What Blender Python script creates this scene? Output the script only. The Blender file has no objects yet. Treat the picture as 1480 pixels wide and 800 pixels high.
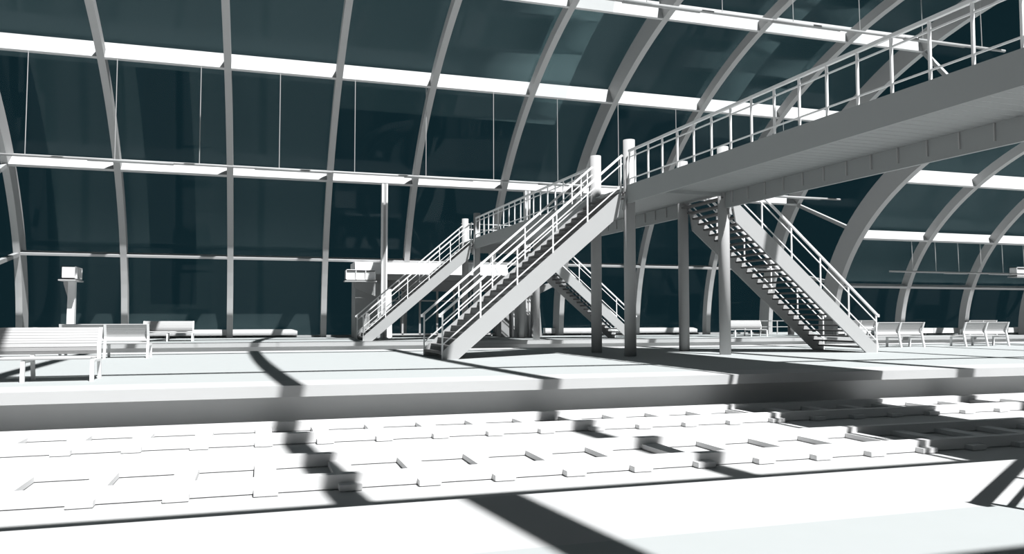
import bpy, bmesh, math
from mathutils import Vector, Matrix

# ------------------------------------------------------------------ camera, world, sun
sc = bpy.context.scene
COL = sc.collection
sc.view_settings.view_transform = 'Standard'
sc.view_settings.look = 'None'
sc.view_settings.exposure = 0.0
sc.view_settings.gamma = 1.0
sc.view_settings.use_curve_mapping = False

EYE = 1.15
cam_d = bpy.data.cameras.new('camera')
cam_d.sensor_width = 36.0
cam_d.lens = 36.0 * 1145.0 / 1480.0
cam_d.clip_start = 0.05
cam_d.clip_end = 2000
cam = bpy.data.objects.new('camera', cam_d)
COL.objects.link(cam)
pitch = math.atan2(58.0, 1145.0)
yaw = math.atan2(363.0, math.hypot(1145.0, 58.0))
F = Vector((math.sin(yaw) * math.cos(pitch), math.cos(yaw) * math.cos(pitch), math.sin(pitch)))
R = Vector((math.cos(yaw), -math.sin(yaw), 0))
U = R.cross(F)
cam.matrix_world = Matrix(((R.x, U.x, -F.x, 0), (R.y, U.y, -F.y, 0), (R.z, U.z, -F.z, EYE), (0, 0, 0, 1)))
sc.camera = cam

world = bpy.data.worlds.new('world')
sc.world = world
world.use_nodes = True
wb = world.node_tree.nodes['Background']
wb.inputs[0].default_value = (0.0050, 0.0170, 0.0225, 1)
wb.inputs[1].default_value = 1.0

sun_d = bpy.data.lights.new('sun', 'SUN')
sun_d.energy = 9.0
sun_d.angle = math.radians(0.55)
sun = bpy.data.objects.new('sun', sun_d)
COL.objects.link(sun)
SUN_DIR = Vector((-0.22, 0.62, -1.0)).normalized()
sun.rotation_euler = SUN_DIR.to_track_quat('-Z', 'Y').to_euler()
sun.location = (5, -20, 40)


# ------------------------------------------------------------------ materials
def paint(name, rgb, rough=0.6, var=0.02, scale=3.0, spec=0.25):
    m = bpy.data.materials.new(name)
    m.use_nodes = True
    nt = m.node_tree
    b = nt.nodes['Principled BSDF']
    b.inputs['Roughness'].default_value = rough
    b.inputs['Specular IOR Level'].default_value = spec
    n = nt.nodes.new('ShaderNodeTexNoise')
    n.inputs['Scale'].default_value = scale
    g = nt.nodes.new('ShaderNodeNewGeometry')
    nt.links.new(g.outputs['Position'], n.inputs['Vector'])
    r = nt.nodes.new('ShaderNodeMapRange')
    r.inputs['To Min'].default_value = 1.0 - var
    r.inputs['To Max'].default_value = 1.0 + var
    nt.links.new(n.outputs['Fac'], r.inputs['Value'])
    v = nt.nodes.new('ShaderNodeVectorMath')
    v.operation = 'SCALE'
    v.inputs[0].default_value = rgb
    nt.links.new(r.outputs['Result'], v.inputs['Scale'])
    nt.links.new(v.outputs['Vector'], b.inputs['Base Color'])
    return m


def glass(name, refl_tone, refl_rgb, gloss=0.008):
    m = bpy.data.materials.new(name)
    m.use_nodes = True
    nt = m.node_tree
    nt.nodes.clear()
    out = nt.nodes.new('ShaderNodeOutputMaterial')
    t = nt.nodes.new('ShaderNodeBsdfTransparent')
    t.inputs['Color'].default_value = (0.97, 0.98, 0.98, 1)
    d = nt.nodes.new('ShaderNodeBsdfDiffuse')  # diffuse share paints in the pale tone of reflections
    d.inputs['Color'].default_value = (*refl_rgb, 1)
    gl = nt.nodes.new('ShaderNodeBsdfGlossy')
    gl.inputs['Roughness'].default_value = 0.0
    gl.inputs['Color'].default_value = (0.85, 0.95, 1, 1)
    m1 = nt.nodes.new('ShaderNodeMixShader')
    m1.inputs[0].default_value = refl_tone
    m2 = nt.nodes.new('ShaderNodeMixShader')
    m2.inputs[0].default_value = gloss
    nt.links.new(t.outputs[0], m1.inputs[1])
    nt.links.new(d.outputs[0], m1.inputs[2])
    nt.links.new(m1.outputs[0], m2.inputs[1])
    nt.links.new(gl.outputs[0], m2.inputs[2])
    nt.links.new(m2.outputs[0], out.inputs[0])
    return m


M_WHITE = paint('white_paint', (0.385, 0.39, 0.39))
M_SHELF = paint('shelf_paint', (0.50, 0.50, 0.50))
M_CONC = paint('recess_concrete', (0.62, 0.63, 0.63), rough=0.8, spec=0.1)
M_BRIGHT = paint('bright_white_paint', (0.76, 0.76, 0.76))
M_STEEL = paint('steel_paint', (0.41, 0.41, 0.41), var=0.015)
M_BRIDGE = paint('bridge_paint', (0.31, 0.325, 0.325), var=0.015)
M_PAVE = paint('pale_paving', (0.36, 0.38, 0.38), rough=0.8, spec=0.1)
M_EDGE = paint('white_edge_paving', (0.43, 0.435, 0.435), rough=0.8, spec=0.1)
M_BED = paint('white_track_bed', (0.46, 0.465, 0.465), rough=0.85, spec=0.1)
M_RAIL = paint('white_rail', (0.58, 0.58, 0.58))
M_SLAT = paint('slat_paint', (0.41, 0.41, 0.41))
M_TREAD = paint('grey_tread', (0.13, 0.13, 0.13), rough=0.7)
M_WALL = paint('plaster', (0.33, 0.335, 0.335), rough=0.8, spec=0.1)
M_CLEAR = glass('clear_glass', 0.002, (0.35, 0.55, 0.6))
M_BRIGHT_REFL = glass('bright_reflection_glass', 0.10, (0.40, 0.58, 0.60))  # brighter copy of the pane glass, reflection painted into the upper panes
M_PALE_REFL = glass('pale_reflection_glass', 0.05, (0.40, 0.58, 0.60))  # diffuse colour stands in for reflected light on the panes


# ------------------------------------------------------------------ mesh building
class MB:
    """collects shapes into one bmesh; build() links them as ONE mesh object"""

    def __init__(self):
        self.bm = bmesh.new()
        self.mat = 0

    def face(self, vs):
        try:
            f = self.bm.faces.new(vs)
            f.material_index = self.mat
            return f
        except ValueError:
            return None

    def box(self, x0, x1, y0, y1, z0, z1):
        v = [self.bm.verts.new(c) for c in ((x0, y0, z0), (x1, y0, z0), (x1, y1, z0), (x0, y1, z0),
                                            (x0, y0, z1), (x1, y0, z1), (x1, y1, z1), (x0, y1, z1))]
        for q in ((0, 3, 2, 1), (4, 5, 6, 7), (0, 1, 5, 4), (1, 2, 6, 5), (2, 3, 7, 6), (3, 0, 4, 7)):
            self.face([v[i] for i in q])
        return self

    def hexa(self, p):
        """8 corners, bottom ring then top ring"""
        v = [self.bm.verts.new(c) for c in p]
        for q in ((0, 3, 2, 1), (4, 5, 6, 7), (0, 1, 5, 4), (1, 2, 6, 5), (2, 3, 7, 6), (3, 0, 4, 7)):
            self.face([v[i] for i in q])
        return self

    def prism_y(self, pts, y0, y1):
        """polygon in XZ pushed along Y"""
        a = [self.bm.verts.new((x, y0, z)) for x, z in pts]
        b = [self.bm.verts.new((x, y1, z)) for x, z in pts]
        n = len(pts)
        self.face(a)
        self.face(b[::-1])
        for i in range(n):
            j = (i + 1) % n
            self.face([a[j], a[i], b[i], b[j]])
        return self

    def prism_x(self, pts, x0, x1):
        """polygon in YZ pushed along X"""
        a = [self.bm.verts.new((x0, y, z)) for y, z in pts]
        b = [self.bm.verts.new((x1, y, z)) for y, z in pts]
        n = len(pts)
        self.face(a[::-1])
        self.face(b)
        for i in range(n):
            j = (i + 1) % n
            self.face([a[i], a[j], b[j], b[i]])
        return self

    def bar(self, p, q, w, h, up=(0, 0, 1)):
        """rectangular bar from p to q, w across, h along up"""
        p, q = Vector(p), Vector(q)
        d = (q - p).normalized()
        up = Vector(up)
        s = d.cross(up)
        if s.length < 1e-4:
            s = d.cross(Vector((0, 1, 0)))
        s.normalize()
        u = s.cross(d).normalized()
        c = []
        for e in (p, q):
            for a, b in ((-1, -1), (1, -1), (1, 1), (-1, 1)):
                c.append(e + s * (a * w / 2) + u * (b * h / 2))
        return self.hexa(c)

    def tube(self, p, q, r, n=10, r2=None):
        p, q = Vector(p), Vector(q)
        d = (q - p).normalized()
        s = d.cross(Vector((0, 0, 1)))
        if s.length < 1e-4:
            s = Vector((1, 0, 0))
        s.normalize()
        u = s.cross(d)
        r2 = r if r2 is None else r2
        A, B = [], []
        for i in range(n):
            t = 2 * math.pi * i / n
            o = s * math.cos(t) + u * math.sin(t)
            A.append(self.bm.verts.new(p + o * r))
            B.append(self.bm.verts.new(q + o * r2))
        self.face(A)
        self.face(B[::-1])
        for i in range(n):
            j = (i + 1) % n
            f = self.face([A[j], A[i], B[i], B[j]])
            if f:
                f.smooth = n >= 8
        return self

    def build(self, name, mat, parent=None, kind=None, bevel=0):
        bm = self.bm
        bmesh.ops.recalc_face_normals(bm, faces=bm.faces[:])
        me = bpy.data.meshes.new(name)
        bm.to_mesh(me)
        bm.free()
        for m in (mat if isinstance(mat, (list, tuple)) else [mat]):
            me.materials.append(m)
        o = bpy.data.objects.new(name, me)
        COL.objects.link(o)
        if parent is not None:
            # geometry is given in the thing's own coordinates unless the thing is flagged 'world'
            r = parent
            if r.get('_w'):
                me.transform(Matrix.Translation(-Vector(r['_w'])))
            o.parent = parent
        if kind:
            o['kind'] = kind
        if bevel:
            md = o.modifiers.new('bevel', 'BEVEL')
            md.width = bevel
            md.segments = 2
            md.limit_method = 'ANGLE'
        return o


WORLD_ROOTS = []


def thing(name, label, cat, loc=(0, 0, 0), group=None, worldspace=False, rz=0.0):
    o = bpy.data.objects.new(name, None)
    o.empty_display_size = 0.3
    COL.objects.link(o)
    o.location = loc
    o.rotation_euler = (0, 0, rz)
    o['label'] = label
    o['category'] = cat
    if group:
        o['group'] = group
    if worldspace:
        o['_w'] = tuple(loc)
        WORLD_ROOTS.append(o)
    return o


def tag(o, label, cat, group=None, origin=None):
    o['label'] = label
    o['category'] = cat
    if group:
        o['group'] = group
    if origin is not None:
        o.data.transform(Matrix.Translation(-Vector(origin)))
        o.location = origin
    return o


def dup(root, loc, rz=0.0, label=None, group=None):
    r = root.copy()
    COL.objects.link(r)
    r.location = loc
    r.rotation_euler = (0, 0, rz)
    if label:
        r['label'] = label
    if group:
        r['group'] = group
    for ch in list(root.children):
        c = ch.copy()
        COL.objects.link(c)
        c.parent = r
        for g in list(ch.children):
            d = g.copy()
            COL.objects.link(d)
            d.parent = c
    return r


ORD = ['first', 'second', 'third', 'fourth', 'fifth', 'sixth', 'seventh', 'eighth', 'ninth', 'tenth', 'eleventh',
       'twelfth', 'thirteenth', 'fourteenth', 'fifteenth', 'sixteenth', 'seventeenth', 'eighteenth', 'nineteenth',
       'twentieth', 'twenty-first', 'twenty-second', 'twenty-third', 'twenty-fourth', 'twenty-fifth', 'twenty-sixth',
       'twenty-seventh', 'twenty-eighth', 'twenty-ninth', 'thirtieth', 'thirty-first', 'thirty-second', 'thirty-third',
       'thirty-fourth', 'thirty-fifth', 'thirty-sixth', 'thirty-seventh', 'thirty-eighth', 'thirty-ninth', 'fortieth',
       'forty-first', 'forty-second', 'forty-third', 'forty-fourth', 'forty-fifth']

# ------------------------------------------------------------------ ground levels
X0, X1 = -45.0, 100.0
BED = -0.75
NEAR_EDGE, A0, A1, B0, WALL = 4.95, 13.90, 28.45, 37.6, 46.65


def platform(name, y0, y1, edge_lo, edge_hi, ins=0.65):
    """slab with an overhanging lip, white edge strips, and a set-back wall under the lip"""
    b = MB()
    lip = 0.19
    strip = 1.15
    a = y0 + (strip if edge_lo else 0)
    c = y1 - (strip if edge_hi else 0)
    if edge_lo:
        b.mat = 1
        b.box(X0, X1, y0, a, -lip, 0)
    b.mat = 0
    b.box(X0, X1, a, c, -lip, 0)
    if edge_hi:
        b.mat = 1
        b.box(X0, X1, c, y1, -lip, 0)
    b.mat = 2
    b.box(X0, X1, y0 + (ins if edge_lo else 0), y1 - (ins if edge_hi else 0), BED, -lip)
    return b.build(name, [M_PAVE, M_EDGE, M_CONC], kind='structure')


b = MB()
b.box(X0, X1, -14, 60, BED - 0.3, BED)
b.build('floor', M_BED, kind='structure')
platform('platform_near', -12.0, NEAR_EDGE, False, True)
platform('platform_middle', A0, A1, True, True)
platform('platform_far', B0, 52.0, True, False)

# ------------------------------------------------------------------ vaults
CY = 23.5


def arch_pt(t, a, bb, off=0.0, a_near=None):
    """t 0 at the far foot, pi at the near foot; off pushes outward along the normal"""
    aa = a if t <= math.pi / 2 else (a_near or a)
    y, z = aa * math.cos(t), bb * math.sin(t)
    ny, nz = y / aa ** 2, z / bb ** 2
    l = math.hypot(ny, nz)
    return CY + y + ny / l * off, z + nz / l * off


BIG = dict(a=23.15, bb=16.6, a_near=28.5)
SML = dict(a=16.7, bb=11.25, a_near=18.5)


def rib(x, w, depth, v, label, grp):
    b = MB()
    N = 72
    rings = []
    for i in range(N + 1):
        t = math.pi * i / N
        yi, zi = arch_pt(t, v['a'], v['bb'], 0, v['a_near'])
        yo, zo = arch_pt(t, v['a'], v['bb'], depth, v['a_near'])
        zi, zo = max(zi, 0.0), max(zo, 0.0)
        rings.append([b.bm.verts.new(c) for c in ((x - w / 2, yi, zi), (x + w / 2, yi, zi), (x + w / 2, yo, zo),
                                                  (x - w / 2, yo, zo))])
    for i in range(N):
        for k in range(4):
            l = (k + 1) % 4
            b.face([rings[i][k], rings[i][l], rings[i + 1][l], rings[i + 1][k]])
    b.face(rings[0])
    b.face(rings[-1][::-1])
    o = b.build('arch_rib', M_STEEL)
    return tag(o, label, 'arch', grp, (x, CY + v['a'], 0))


BIGX = [-11.87, -6.95, -1.64, 3.44, 8.08, 13.28, 18.02, 23.31, 28.54, 33.40]
SMLX = [33.40, 38.5, 43.65, 48.8, 53.9, 59.0]
for i, x in enumerate(BIGX):
    deep = i in (0, 6, 9)
    if i == 0:
        lb = 'deep curved arch rib of the tall vault at the left picture edge'
    elif i == 9:
        lb = 'deep curved arch rib ending the tall vault, behind the right stair'
    elif i == 6:
        lb = 'deep curved steel arch rib rising behind the middle of the footbridge, seventh from the left'
    else:
        lb = 'slender curved grey arch rib of the tall vault, %s from the left end' % ORD[i]
    rib(x, 0.31, 1.1 if deep else 0.5, BIG, lb, 'arch ribs of the tall vault')
for i, x in enumerate(SMLX):
    lb = ('thick curved arch rib that opens the low vault, right of the right stair' if i == 0 else
          'curved grey arch rib of the low right vault, %s from its left end' % ORD[i])
    rib(x, 0.36 if i == 0 else 0.31, 1.3 if i == 0 else 0.5, SML, lb, 'arch ribs of the low vault')


def t_at(z, v, far=True):
    t = math.asin(z / v['bb'])
    return t if far else math.pi - t


def beam(z, v, far, depth, x0, x1, label, grp, th=0.13):
    """shelf-like longitudinal beam standing square to the vault"""
    t = t_at(z, v, far)
    y, zz = arch_pt(t, v['a'], v['bb'], 0, v['a_near'])
    yo, zo = arch_pt(t, v['a'], v['bb'], depth, v['a_near'])
    ny, nz = (yo - y) / depth, (zo - zz) / depth
    s = 1 if far else -1
    ty, tz = -nz * s, ny * s
    if tz < 0:
        ty, tz = -ty, -tz
    p = [(y, zz), (yo, zo), (yo + ty * th, zo + tz * th), (y + ty * th, zz + tz * th)]
    o = MB().prism_x(p, x0, x1).build('roof_beam', M_SHELF)
    return tag(o, label, 'beam', grp, (x0, y, zz))


FARZ = [(4.30, 0.45, 'lowest'), (8.42, 1.05, 'second'), (12.60, 0.98, 'third'), (15.16, 0.95, 'fourth'), (16.33, 0.9, 'topmost')]
for z, d, nm in FARZ:
    beam(z, BIG, True, d, BIGX[0], BIGX[-1], '%s long white shelf beam across the far side of the tall vault' % nm,
         'shelf beams of the tall vault')
for z, d, nm in ((7.65, 1.0, 'lowest'), (10.4, 1.0, 'second'), (14.12, 0.9, 'third'), (16.1, 0.6, 'highest')):
    beam(z, BIG, False, d, BIGX[0], BIGX[-1], '%s long shelf beam on the near side of the tall vault' % nm,
         'near shelf beams of the tall vault')
for z, d, nm in ((2.93, 0.45, 'lowest'), (5.68, 0.85, 'second'), (8.45, 0.95, 'third'), (10.5, 0.9, 'highest')):
    beam(z, SML, True, d, SMLX[0], SMLX[-1], '%s long white shelf beam across the low right vault' % nm,
         'shelf beams of the low vault')
for z, d, nm in ((5.0, 0.8, 'lower'), (9.0, 0.8, 'upper')):
    beam(z, SML, False, d, SMLX[0], SMLX[-1], '%s long shelf beam on the near side of the low vault' % nm,
         'near shelf beams of the low vault')


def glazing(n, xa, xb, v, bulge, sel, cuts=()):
    """curved glass skin of one bay; sel(x, z) picks the painted reflection tone of each pane"""
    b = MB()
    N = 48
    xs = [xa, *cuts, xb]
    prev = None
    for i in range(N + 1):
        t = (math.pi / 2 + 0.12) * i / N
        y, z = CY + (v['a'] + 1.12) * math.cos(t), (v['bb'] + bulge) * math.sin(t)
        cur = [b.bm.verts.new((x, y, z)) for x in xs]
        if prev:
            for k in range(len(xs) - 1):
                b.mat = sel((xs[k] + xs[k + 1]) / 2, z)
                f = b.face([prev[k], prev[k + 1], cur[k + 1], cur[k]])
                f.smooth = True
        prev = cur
    return b.build('window_%d' % n, [M_CLEAR, M_PALE_REFL, M_BRIGHT_REFL], kind='structure')


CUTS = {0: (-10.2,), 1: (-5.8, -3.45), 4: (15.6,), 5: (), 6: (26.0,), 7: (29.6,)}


def sel_big(i):  # lays out light and dark reflection areas as painted pane tones
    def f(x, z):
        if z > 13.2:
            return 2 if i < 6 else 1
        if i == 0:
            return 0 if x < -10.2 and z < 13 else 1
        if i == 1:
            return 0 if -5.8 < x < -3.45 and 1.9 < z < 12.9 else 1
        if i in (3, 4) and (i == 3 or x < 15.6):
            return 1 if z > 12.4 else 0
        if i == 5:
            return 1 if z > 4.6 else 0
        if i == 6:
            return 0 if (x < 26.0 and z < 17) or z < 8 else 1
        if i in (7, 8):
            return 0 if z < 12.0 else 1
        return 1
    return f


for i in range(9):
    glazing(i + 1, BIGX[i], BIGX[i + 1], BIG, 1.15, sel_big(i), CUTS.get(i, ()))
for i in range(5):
    glazing(10 + i, SMLX[i], SMLX[i + 1], SML, 0.95, lambda x, z: 2 if z > 3.6 else 0)  # upper panes carry the painted bright reflection


def gable(n, x, va, vb):
    """glazed strip between the tall and the low vault"""
    b = MB()
    N = 40
    prev = None
    for i in range(N + 1):
        t = math.pi * i / N
        p = arch_pt(t, va['a'], va['bb'], 0.3, va['a_near'])
        q = arch_pt(t, vb['a'], vb['bb'], 0.3, vb['a_near'])
        cur = [b.bm.verts.new((x, p[0], p[1])), b.bm.verts.new((x, q[0], q[1]))]
        if prev and t < math.pi / 2 + 0.1:
            b.face([prev[0], prev[1], cur[1], cur[0]])
        prev = cur
    return b.build('window_%d' % n, [M_CLEAR], kind='structure')


gable(15, BIGX[-1], BIG, SML)
gable(16, BIGX[0], BIG, SML)
for x, side in ((BIGX[-1], 'right'), (BIGX[0], 'left')):
    for zb, zs, nm in ((4.30, 2.93, 'lowest'), (8.42, 5.74, 'second'), (12.55, 8.5, 'third'), (15.16, 10.5, 'highest')):
        p = arch_pt(t_at(zb, BIG), BIG['a'], BIG['bb'], 0.1)
        q = arch_pt(t_at(zs, SML), SML['a'], SML['bb'], 0.9)
        o = MB().bar((x, p[0], p[1]), (x, q[0], q[1]), 0.22, 0.20).build('gable_strut', M_WHITE)
        tag(o, '%s white slanting strut joining the two vaults at the %s gable' % (nm, side), 'strut',
            'gable struts', (x, p[0], p[1]))
# low vault beyond the left gable
rib(BIGX[0] - 0.2, 0.36, 1.3, SML, 'curved arch rib of the low vault beyond the left picture edge', 'arch ribs of the low vault')

# plinth at the foot of the glass
MB().box(BIGX[0], BIGX[-1], 47.75, 48.1, 0, 0.1).build('trim_1', M_WALL, kind='structure')
MB().box(SMLX[0], X1, 41.4, 41.7, 0, 0.1).build('trim_2', M_WALL, kind='structure')

# white low casings between the ribs and the glass
for xa, xb, y, lb in ((-7.5, 2.02, 47.3, 'long low white casing along the glass at the left, behind the pair of benches'),
                      (17.2, 28.1, 47.3, 'long low white casing along the glass behind the footbridge columns'),
                      (33.9, 44.0, 40.8, 'long low white casing along the glass of the low right vault'),
                      (46.6, 56.0, 40.8, 'low white casing along the glass at the right picture edge')):
    r = thing('wall_casing', lb, 'heater casing', (xa, y, 0), 'low casings along the glass', True)
    MB().prism_y([(xa, 0.12), (xb, 0.12), (xb, 0.36), (xb - 0.3, 0.45), (xa, 0.45)], y, y + 0.42).build('casing', M_BRIGHT, r)
    f = MB()
    x = xa + 0.25
    while x < xb - 0.2:
        f.box(x - 0.05, x + 0.05, y + 0.12, y + 0.3, 0.0, 0.12)
        x += 2.3
    f.build('foot', M_WALL, r)


# ------------------------------------------------------------------ tracks
def track(near_y, far_y, which, depth=0.14):
    for y, nm in ((near_y, 'nearer'), (far_y, 'farther')):
        o = MB().box(X0, X1, y, y + depth, BED + 0.014, BED + 0.165).box(X0, X1, y + 0.03, y + depth - 0.03, BED, BED + 0.02).build('rail', M_RAIL)
        tag(o, 'square white rail, the %s one of the %s track' % (nm, which), 'rail', 'rails', (X0, y, BED))
    pitch_ = 0.885
    first = None
    k = 0
    x = SLEEP0 - 7 * pitch_
    while x < 34:
        yy0, yy1 = near_y - 0.14, far_y + depth + 0.12
        lb = 'short white sleeper of the %s track, %s from its left end' % (which, ORD[k])
        if first is None:
            first = MB().box(0, 0.25, 0, yy1 - yy0, 0.012, 0.075).box(0.02, 0.23, 0.02, yy1 - yy0 - 0.02, 0, 0.02).build('sleeper', M_RAIL)
            first.location = (x, yy0, BED)
            o = first
        else:
            o = first.copy()
            COL.objects.link(o)
            o.location = (x, yy0, BED)
        tag(o, lb, 'sleeper', 'sleepers of the %s track' % which)
        k += 1
        x += pitch_


SLEEP0 = 2.61
track(9.01, 10.42, 'near')
SLEEP0 = 2.60
track(12.39, 13.78, 'far')


# ------------------------------------------------------------------ footbridge
def ztop(y):
    return 4.975 + 0.006 * (y - 8.4)


YN, YF = -3.0, 41.6
XL, XR = 10.28, 13.85
br = thing('footbridge', 'grey footbridge crossing high over the tracks with white railings and round columns',
           'bridge', (12.06, 22.6, 0), None, True)
BD = 0.535


def fascia(x0, x1, y0, y1, name, mat=M_BRIDGE, parent=None):
    m = MB()
    m.hexa([(x0, y0, ztop(y0) - BD), (x1, y0, ztop(y0) - BD), (x1, y1, ztop(y1) - BD), (x0, y1, ztop(y1) - BD),
            (x0, y0, ztop(y0)), (x1, y0, ztop(y0)), (x1, y1, ztop(y1)), (x0, y1, ztop(y1))])
    return m.build(name, mat, parent or br)


fascia(XL, XL + 0.08, YN, 0.55, 'side_girder')
fascia(XL, XL + 0.08, 3.35, 21.22, 'side_girder')
fascia(XL, XL + 0.08, 24.05, 38.80, 'side_girder')
rg = fascia(13.62, 13.70, YN, 21.2, 'side_girder')
y = 14.208 - 0.822 * 23
proto = None
while y < 38.7:
    if 21.2 < y < 24.1:
        y += 0.822
        continue
    if proto is None:
        proto = MB().box(13.575, 13.622, y - 0.012, y + 0.012, ztop(y) - BD + 0.12, ztop(y) - 0.06).build('stiffener', M_STEEL, br)
        proto.parent = rg
        py = y
    else:
        c = proto.copy()
        COL.objects.link(c)
        c.parent = rg
        c.location = (0, y - py, ztop(y) - ztop(py))
    y += 0.822
fascia(13.62, 13.70, 24.02, 38.8, 'side_girder')
# deck boards: gaps let a thin line of light through
dk = MB()
y = YN
while y < YF:
    z = ztop(y)
    dk.box(XL + 0.08, 13.85, y, y + 0.266, z - 0.055, z - 0.01)
    y += 0.29
dk.build('deck', M_BRIDGE, br)
for y in (21.3, 38.85):
    z = ztop(y) - 0.055
    MB().box(XL + 0.08, 13.62, y - 0.04, y + 0.04, z - 0.10, z).build('cross_beam', M_BRIDGE, br)
MB().box(XL, 13.85, YF - 0.08, YF, ztop(YF) - BD, ztop(YF)).build('end_girder', M_BRIDGE, br)
for x in (10.45, 13.67):
    for y in (0.72, 3.2, 21.38, 23.86, 38.95, 41.38):
        MB().tube((x, y, 0), (x, y, 6.45), 0.175, 24).build('column', M_STEEL, br)


def bridge_rail(x, ya, yb):
    top = MB()
    H = 1.05
    top.hexa([(x - 0.036, ya, ztop(ya) + H - 0.065), (x + 0.036, ya, ztop(ya) + H - 0.065),
              (x + 0.036, yb, ztop(yb) + H - 0.065), (x - 0.036, yb, ztop(yb) + H - 0.065),
              (x - 0.036, ya, ztop(ya) + H), (x + 0.036, ya, ztop(ya) + H),
              (x + 0.036, yb, ztop(yb) + H), (x - 0.036, yb, ztop(yb) + H)])
    top.build('handrail', M_BRIGHT, br)
    for h in (0.83, 0.18):
        MB().bar((x, ya, ztop(ya) + h), (x, yb, ztop(yb) + h), 0.03, 0.03).build('mid_rail', M_BRIGHT, br)
    k = math.ceil((ya - 14.184) / 0.8222)
    y = 14.184 + 0.8222 * k
    ys = [ya + 0.03]
    while y < yb - 0.1:
        if y > ya + 0.1:
            ys.append(y)
        y += 0.8222
    ys.append(yb - 0.03)
    proto = None
    for y in ys:
        if proto is None:
            proto = MB().box(x - 0.021, x + 0.021, y - 0.021, y + 0.021, ztop(y) - 0.02, ztop(y) + H - 0.02).build('railing_post', M_BRIGHT, br)
            py = y
        else:
            c = proto.copy()
            COL.objects.link(c)
            c.parent = br
            c.location = (0, y - py, ztop(y) - ztop(py))


bridge_rail(XL + 0.06, 3.45, 21.15)
bridge_rail(XL + 0.06, 24.1, 38.75)
bridge_rail(13.79, 4.0, 21.15)
bridge_rail(13.79, 24.1, 38.75)
er = MB()
for h in (1.05, 0.75, 0.2):
    z = ztop(YF) + h
    er.bar((XL, YF - 0.05, z - 0.02), (13.85, YF - 0.05, z - 0.02), 0.05, 0.045)
for x in (10.7, 11.6, 12.5, 13.4):
    er.box(x - 0.02, x + 0.02, YF - 0.07, YF - 0.03, ztop(YF), ztop(YF) + 1.05)
er.build('end_railing', M_BRIGHT, br)


# ------------------------------------------------------------------ staircases
def staircase(yf, yb, left, label, dz=0.0, xs=0.0):
    """built for the left side (rising to +X) and mirrored about the bridge middle for the right side"""
    cx = 11.98

    def X(x):
        return x + xs if left else 2 * cx - x
    foot = (X(4.75), yf, 0)
    r = thing('staircase', label, 'staircase', foot, 'staircases of the footbridge', True)
    top = 4.85 + dz
    sl = 0.8636

    def zt(x):
        return 0.23 + (x - 4.75) * (top - 0.23) / (10.10 - 4.75)
    for y0, y1 in ((yf, yf + 0.07), (yb - 0.07, yb)):
        p = [(4.75, 0), (4.75, 0.23), (10.13, zt(10.13)), (9.99, zt(9.99) - 0.66), (5.17, 0)]
        q = [(X(a), c) for a, c in p]
        MB().prism_y(q, y0, y1).build('stringer', M_WHITE, r)
    n = 27
    rise = (5.05 + dz) / (n + 1)
    proto = None
    for i in range(n):
        z = rise * (i + 1)
        x = 4.75 + (z - 0.20) / sl
        if proto is None:
            xa, xb = sorted((X(x), X(x + 0.27)))
            proto = MB().box(xa, xb, yf + 0.07, yb - 0.07, z - 0.05, z).build('step', M_TREAD, r)
            ox, oz = x, z
        else:
            c = proto.copy()
            COL.objects.link(c)
            c.parent = r
            c.location = ((x - ox) * (1 if left else -1), 0, z - oz)
    for k, yy in enumerate((yf + 0.035, yb - 0.035)):
        xe = 10.15 if k == 0 else 10.28
        for h, w, t in ((1.05, 0.08, 0.06), (0.80, 0.03, 0.03), (0.18, 0.03, 0.03)):
            MB().bar((X(4.68 if h > 1 else 4.73), yy, zt(4.68 if h > 1 else 4.73) + h), (X(xe), yy, zt(xe) + h), w, t).build(
                'handrail' if h > 1 else 'mid_rail', M_BRIGHT, r)
        proto = None
        for i in range(6):
            x = 4.73 + 1.075 * i
            z0 = max(0.0, zt(x) - 0.1) if i else 0.0
            if i == 0 or proto is None:
                m = MB().box(X(x) - 0.02, X(x) + 0.02, yy - 0.02, yy + 0.02, z0, zt(x) + 1.04)
                o = m.build('railing_post', M_BRIGHT, r)
                if i:
                    proto = o
                    ox, oz = x, zt(x)
            else:
                c = proto.copy()
                COL.objects.link(c)
                c.parent = r
                c.location = ((x - ox) * (1 if left else -1), 0, zt(x) - oz)
        MB().box(X(4.66) - 0.035, X(4.66) + 0.035, yy - 0.045, yy + 0.045, zt(4.68) + 0.98, zt(4.68) + 1.07).build('rail_end', M_BRIGHT, r)
    # bevelled landing plate between stringer and column
    q = [(X(a), c) for a, c in ((10.33, 5.31 + dz), (10.42, 5.70 + dz), (10.22, 4.32 + dz), (10.13, 4.31 + dz))]
    MB().prism_y(q, yf - 0.02, yf + 0.02).build('landing_plate', M_WHITE, r)
    return r


staircase(0.54, 3.14, True, 'stair of the near platform just outside the right picture edge, casting stripes on it', -0.1, -0.15)
staircase(21.20, 23.80, True, 'wide white stair on the middle platform climbing right to the footbridge')
staircase(21.16, 23.80, False, 'white open stair on the middle platform descending right, seen from below')
staircase(38.75, 41.35, True, 'far white stair climbing right to the footbridge, left of the canopy')
staircase(38.75, 41.35, False, 'far white stair descending right, seen between the bridge columns')


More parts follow.
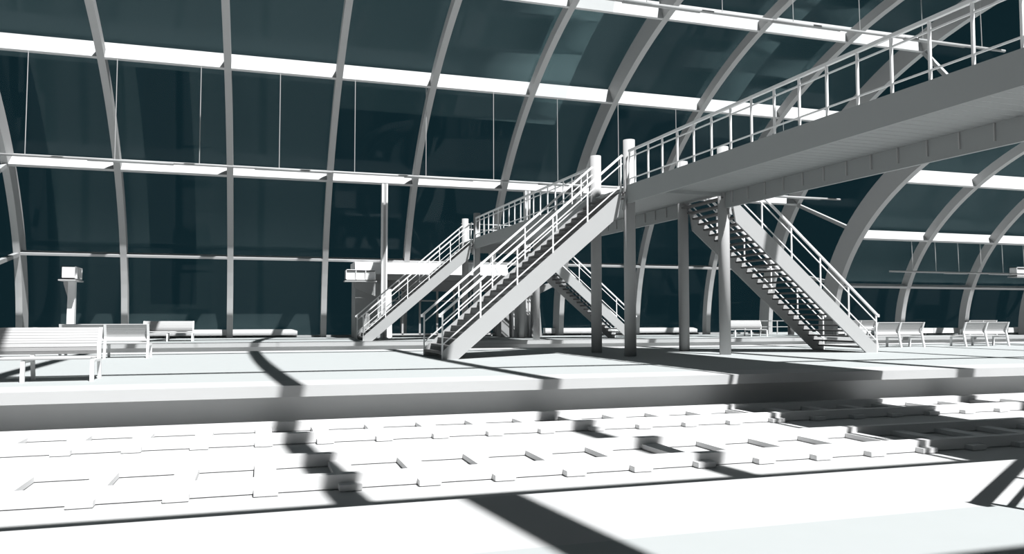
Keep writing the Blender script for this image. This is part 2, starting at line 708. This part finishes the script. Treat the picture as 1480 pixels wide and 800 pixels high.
# ------------------------------------------------------------------ benches
def make_bench(n, label, group, loc, rz):
    """n seat panels of pitch 1.1; the sitter faces local -Y, rear feet on local y=0"""
    P = 1.10
    W = n * P
    r = thing('bench', label, 'bench', loc, group, False, rz)
    for i in range(n + 1):
        x = -W / 2 + i * P
        f = MB()
        w = 0.065
        # rear leg and back support, bent at the seat
        f.prism_x([(0.0, 0), (0.06, 0), (-0.03, 0.42), (-0.06, 0.60), (0.075, 0.96), (0.03, 0.96), (-0.11, 0.62), (-0.09, 0.42)], x - w / 2, x + w / 2)
        f.build('back_frame', M_BRIGHT, r)
        f = MB()
        f.prism_x([(-0.72, 0), (-0.66, 0), (-0.64, 0.34), (-0.09, 0.34), (-0.09, 0.385), (-0.70, 0.385)], x - w / 2, x + w / 2)
        f.build('front_leg', M_BRIGHT, r)
    xa, xb = -W / 2 + 0.03, W / 2 - 0.03

    def slats(pts, step, w, th):
        m = MB()
        for k in range(len(pts) - 1):
            a, c = Vector((0, *pts[k])), Vector((0, *pts[k + 1]))
            nn = max(1, round((c - a).length / step))
            for q in range(nn):
                p = a.lerp(c, (q + 0.5) / nn)
                d = (c - a).normalized()
                m.bar((xa, p.y, p.z), (xb, p.y, p.z), th, (c - a).length / nn - 0.006, up=(0, d.y, d.z))
        return m
    slats([(0.02, 0.955), (-0.035, 0.86), (-0.085, 0.76), (-0.125, 0.67), (-0.14, 0.60), (-0.125, 0.53), (-0.085, 0.475)],
          0.05, 0, 0.025).build('backrest', M_SLAT, r)
    slats([(-0.07, 0.425), (-0.2, 0.405), (-0.45, 0.405), (-0.66, 0.425), (-0.72, 0.405)], 0.06, 0, 0.025).build('seat', M_SLAT, r)
    return r


PI = math.pi
bench3 = make_bench(3, 'long white slatted bench at the left picture edge, facing the camera', 'slatted platform benches', (-4.53, 16.62, 0), 0)
bench2 = make_bench(2, 'slatted bench seen from behind, just right of the long left bench', 'slatted platform benches', (-4.14, 24.55, 0), PI)
dup(bench2, (-4.22, 41.5, 0), 0, 'white bench facing the camera on the far platform at the left')
dup(bench2, (27.95, 41.6, 0), 0, 'white bench facing the camera on the far platform between the columns and the right stair')
dup(bench2, (23.26, 24.4, 0), PI, 'slatted bench seen from behind, nearest to the foot of the right stair')
dup(bench2, (27.53, 24.4, 0), PI, 'slatted bench seen from behind, the rightmost on the middle platform')
dup(bench2, (33.9, 38.6, 0), PI, 'far slatted bench partly hidden behind the foot of the right stair')
dup(bench2, (43.7, 39.0, 0), PI, 'far slatted bench peeping over the rightmost bench')

# ------------------------------------------------------------------ hanging light lines
def light_line(y, z, x0, x1, ztop_, wx, label, r_=0.07):
    r = thing('suspended_tube', label, 'hanging light', (x0, y, z), 'tubes hung on wires', True)
    MB().tube((x0, y, z), (x1, y, z), r_ * 0.8, 10).build('conduit', M_STEEL, r)
    for i, w in enumerate(wx):
        MB().tube((w, y, z), (w, y + 0.05, ztop_), 0.018, 6).build('hanger_wire', M_STEEL, r)
        if i % 2 == 0 and i + 1 < len(wx):
            MB().tube((w + 2.4, y, z - 0.02), (wx[i + 1] + 2.4 if wx[i + 1] + 2.4 < x1 else x1, y, z - 0.02), r_, 12).build('tube_lamp', M_WHITE, r)


light_line(38.3, 8.05, -12.4, 32.35, 12.6, [-9.73 + 3.48 * i for i in range(12)],
           'long thin tube hung on wires halfway up the glass wall of the tall vault')
light_line(28.0, 13.65, -12.0, 33.2, 16.3, [-9.7 + 3.46 * i for i in range(13)],
           'long thin tube hung on wires near the picture top, behind the bridge railing', 0.08)
light_line(38.0, 3.87, 35.55, 58.0, 5.7, [37.28 + 1.77 * i for i in range(12)],
           'thin tube hung on wires inside the low right vault above the benches')

# ------------------------------------------------------------------ masts carrying the second beam
for x, lb in ((6.33, 'tall square mast standing beside the far left stair, in front of the canopy'),
              (14.52, 'tall square mast rising behind the near stair at the right end of the canopy')):
    r = thing('mast', lb, 'mast', (x, 43.0, 0), 'square masts', True)
    MB().box(x - 0.16, x - 0.07, 42.85, 43.15, 0, 8.4).box(x + 0.07, x + 0.16, 42.85, 43.15, 0, 8.4).build('flange', M_BRIGHT, r)
    MB().box(x - 0.07, x + 0.07, 42.91, 43.09, 0, 8.4).build('web', M_STEEL, r)
    MB().box(x - 0.22, x + 0.22, 42.75, 43.25, 0, 0.05).build('base_plate', M_STEEL, r)

# ------------------------------------------------------------------ three-cell boxes on bracket posts
def cell_box(label, loc, rz, zb, post, W=1.57, bracket=-1):
    r = thing('cell_box_post', label, 'box on post', loc, 'three-celled boxes on posts', False, rz)
    D, Hh, t = 0.55, 0.55, 0.035
    b = MB()
    b.box(-W / 2, W / 2, D - t, D, zb, zb + Hh)
    b.box(-W / 2, W / 2, 0, D, zb + Hh - t, zb + Hh)
    b.box(-W / 2, W / 2, 0, D, zb, zb + t)
    for i in range(4):
        x = -W / 2 + i * (W - t) / 3
        b.box(x, x + t, 0, D, zb, zb + Hh)
    b.build('housing', M_BRIGHT, r)
    for i in range(3):
        x = -W / 2 + i * (W - t) / 3
        MB().box(x + t, x + (W - t) / 3, 0.09, 0.12, zb + t, zb + Hh - 0.1).build('cell_panel', M_BRIGHT, r)
    MB().box(-W / 2 - 0.06, W / 2 + 0.06, -0.05, D + 0.1, zb - 0.10, zb - 0.04).build('tray', M_STEEL, r)
    if post:
        px = post
        MB().prism_y([(px - 0.26, 0), (px + 0.16, 0), (px + 0.16, zb - 0.1), (px - 0.10, zb - 0.1)], 0.12, 0.42).build('post', M_BRIGHT, r)
        if bracket == 0:
            MB().prism_x([(0.40, zb - 0.1), (0.62, zb - 0.1), (0.62, zb - 0.2), (0.40, zb - 0.95)], px - 0.04, px + 0.04).build('bracket', M_STEEL, r)
            return r
        q = [(px - 0.10, zb - 0.1), (px - 0.55, zb - 0.1), (px - 0.55, zb - 0.28), (px - 0.12, zb - 1.0)]
        MB().prism_y(q if bracket < 0 else [(2 * px - a, c) for a, c in q], 0.24, 0.30).build('bracket', M_STEEL, r)
    return r


cell_box('white three-celled box on a post left of the third rib, above the left benches', (-8.0, 40.6, 0), PI / 2, 2.88, 0.1, 1.57, 0)
cell_box('white three-celled box fixed on the left end of the canopy building', (5.05, 42.6, 0), 0, 3.13, None)
cell_box('grey celled box on a post at the right picture edge', (47.4, 38.6, 0), 0, 3.81, 0.2, 2.4, 1)

# ------------------------------------------------------------------ canopy building at the glass wall
kb = thing('canopy_building', 'small station building with sloped white canopy and glazed doors behind the stairs',
           'building', (9.2, 44.5, 0), None, True)
MB().prism_x([(43.3, 3.52), (43.62, 4.16), (45.85, 4.16), (45.85, 3.52)], 4.84, 13.5).build('canopy', M_BRIGHT, kb)
MB().box(5.0, 13.4, 43.9, 45.85, 3.22, 3.52).build('canopy_beam', M_WALL, kb)
MB().box(5.0, 13.5, 44.6, 45.85, 2.72, 3.22).build('lintel', M_WALL, kb)
MB().box(4.92, 6.45, 44.1, 45.85, 0, 3.22).build('end_wall', M_WALL, kb)
MB().prism_y([(6.50, 0.0), (6.92, 0.0), (6.86, 2.7), (6.56, 2.7)], 43.75, 44.2).build('pier', M_BRIGHT, kb)
MB().box(13.28, 13.95, 44.0, 45.85, 0, 2.72).build('end_wall', M_WALL, kb)
df = MB()
for x in (6.95, 7.71, 8.71, 9.72, 10.72, 11.72, 12.72, 13.25):
    df.box(x - 0.05, x + 0.05, 45.0, 45.1, 0.15, 2.72)
df.box(6.9, 13.28, 45.0, 45.1, 2.05, 2.13)
df.box(6.9, 13.28, 45.0, 45.1, 2.64, 2.72)
df.box(6.9, 13.28, 45.0, 45.1, 0.12, 0.22)
df.build('door_frame', M_STEEL, kb)
MB().box(6.9, 13.28, 45.04, 45.06, 0.2, 2.66).build('door_glass', M_CLEAR, kb)
MB().prism_y([(13.86, 2.72), (14.08, 2.72), (14.28, 0.0), (13.93, 0.0)], 43.6, 44.0).build('fin', M_BRIGHT, kb)
MB().tube((14.27, 43.3, 0), (14.27, 43.3, 3.0), 0.2, 20).build('round_column', M_STEEL, kb)
MB().prism_y([(14.97, 3.0), (15.45, 3.0), (15.68, 0.0), (15.05, 0.0)], 43.7, 44.4).build('fin', M_WALL, kb)
MB().prism_y([(13.6, 2.75), (14.9, 2.75), (16.44, 3.20), (16.44, 2.98), (15.3, 2.42), (13.6, 2.42)], 43.6, 44.9).build('canopy_wing', M_WALL, kb)
MB().tube((5.85, 43.9, 2.83), (5.85, 44.1, 2.83), 0.16, 20).build('round_plaque', M_STEEL, kb)
MB().prism_y([(4.75, 3.02), (6.3, 3.02), (6.3, 1.95), (6.05, 2.25), (4.75, 2.78)], 43.5, 43.6).build('side_bracket', M_WALL, kb)

# ------------------------------------------------------------------ small things on the far platform
r = thing('litter_bin', 'small dark round bin on the far platform behind the right stair', 'bin', (33.0, 43.9, 0), None, True)
MB().tube((33.0, 43.9, 0), (33.0, 43.9, 0.70), 0.2, 20).build('body', M_TREAD, r)
MB().tube((33.0, 43.9, 0.70), (33.0, 43.9, 0.75), 0.22, 20).build('rim', M_STEEL, r)
r = thing('guard_rail', 'low grey guard rail at the foot of the glass behind the right stair', 'railing', (33.2, 45.8, 0), None, True)
for x in (32.0, 33.33, 34.6):
    MB().box(x - 0.03, x + 0.03, 45.77, 45.83, 0, 0.92).build('post', M_STEEL, r)
for z in (0.9, 0.5):
    MB().box(32.0, 34.6, 45.78, 45.82, z - 0.02, z + 0.02).build('rail', M_STEEL, r)

for o in WORLD_ROOTS:
    if '_w' in o:
        del o['_w']
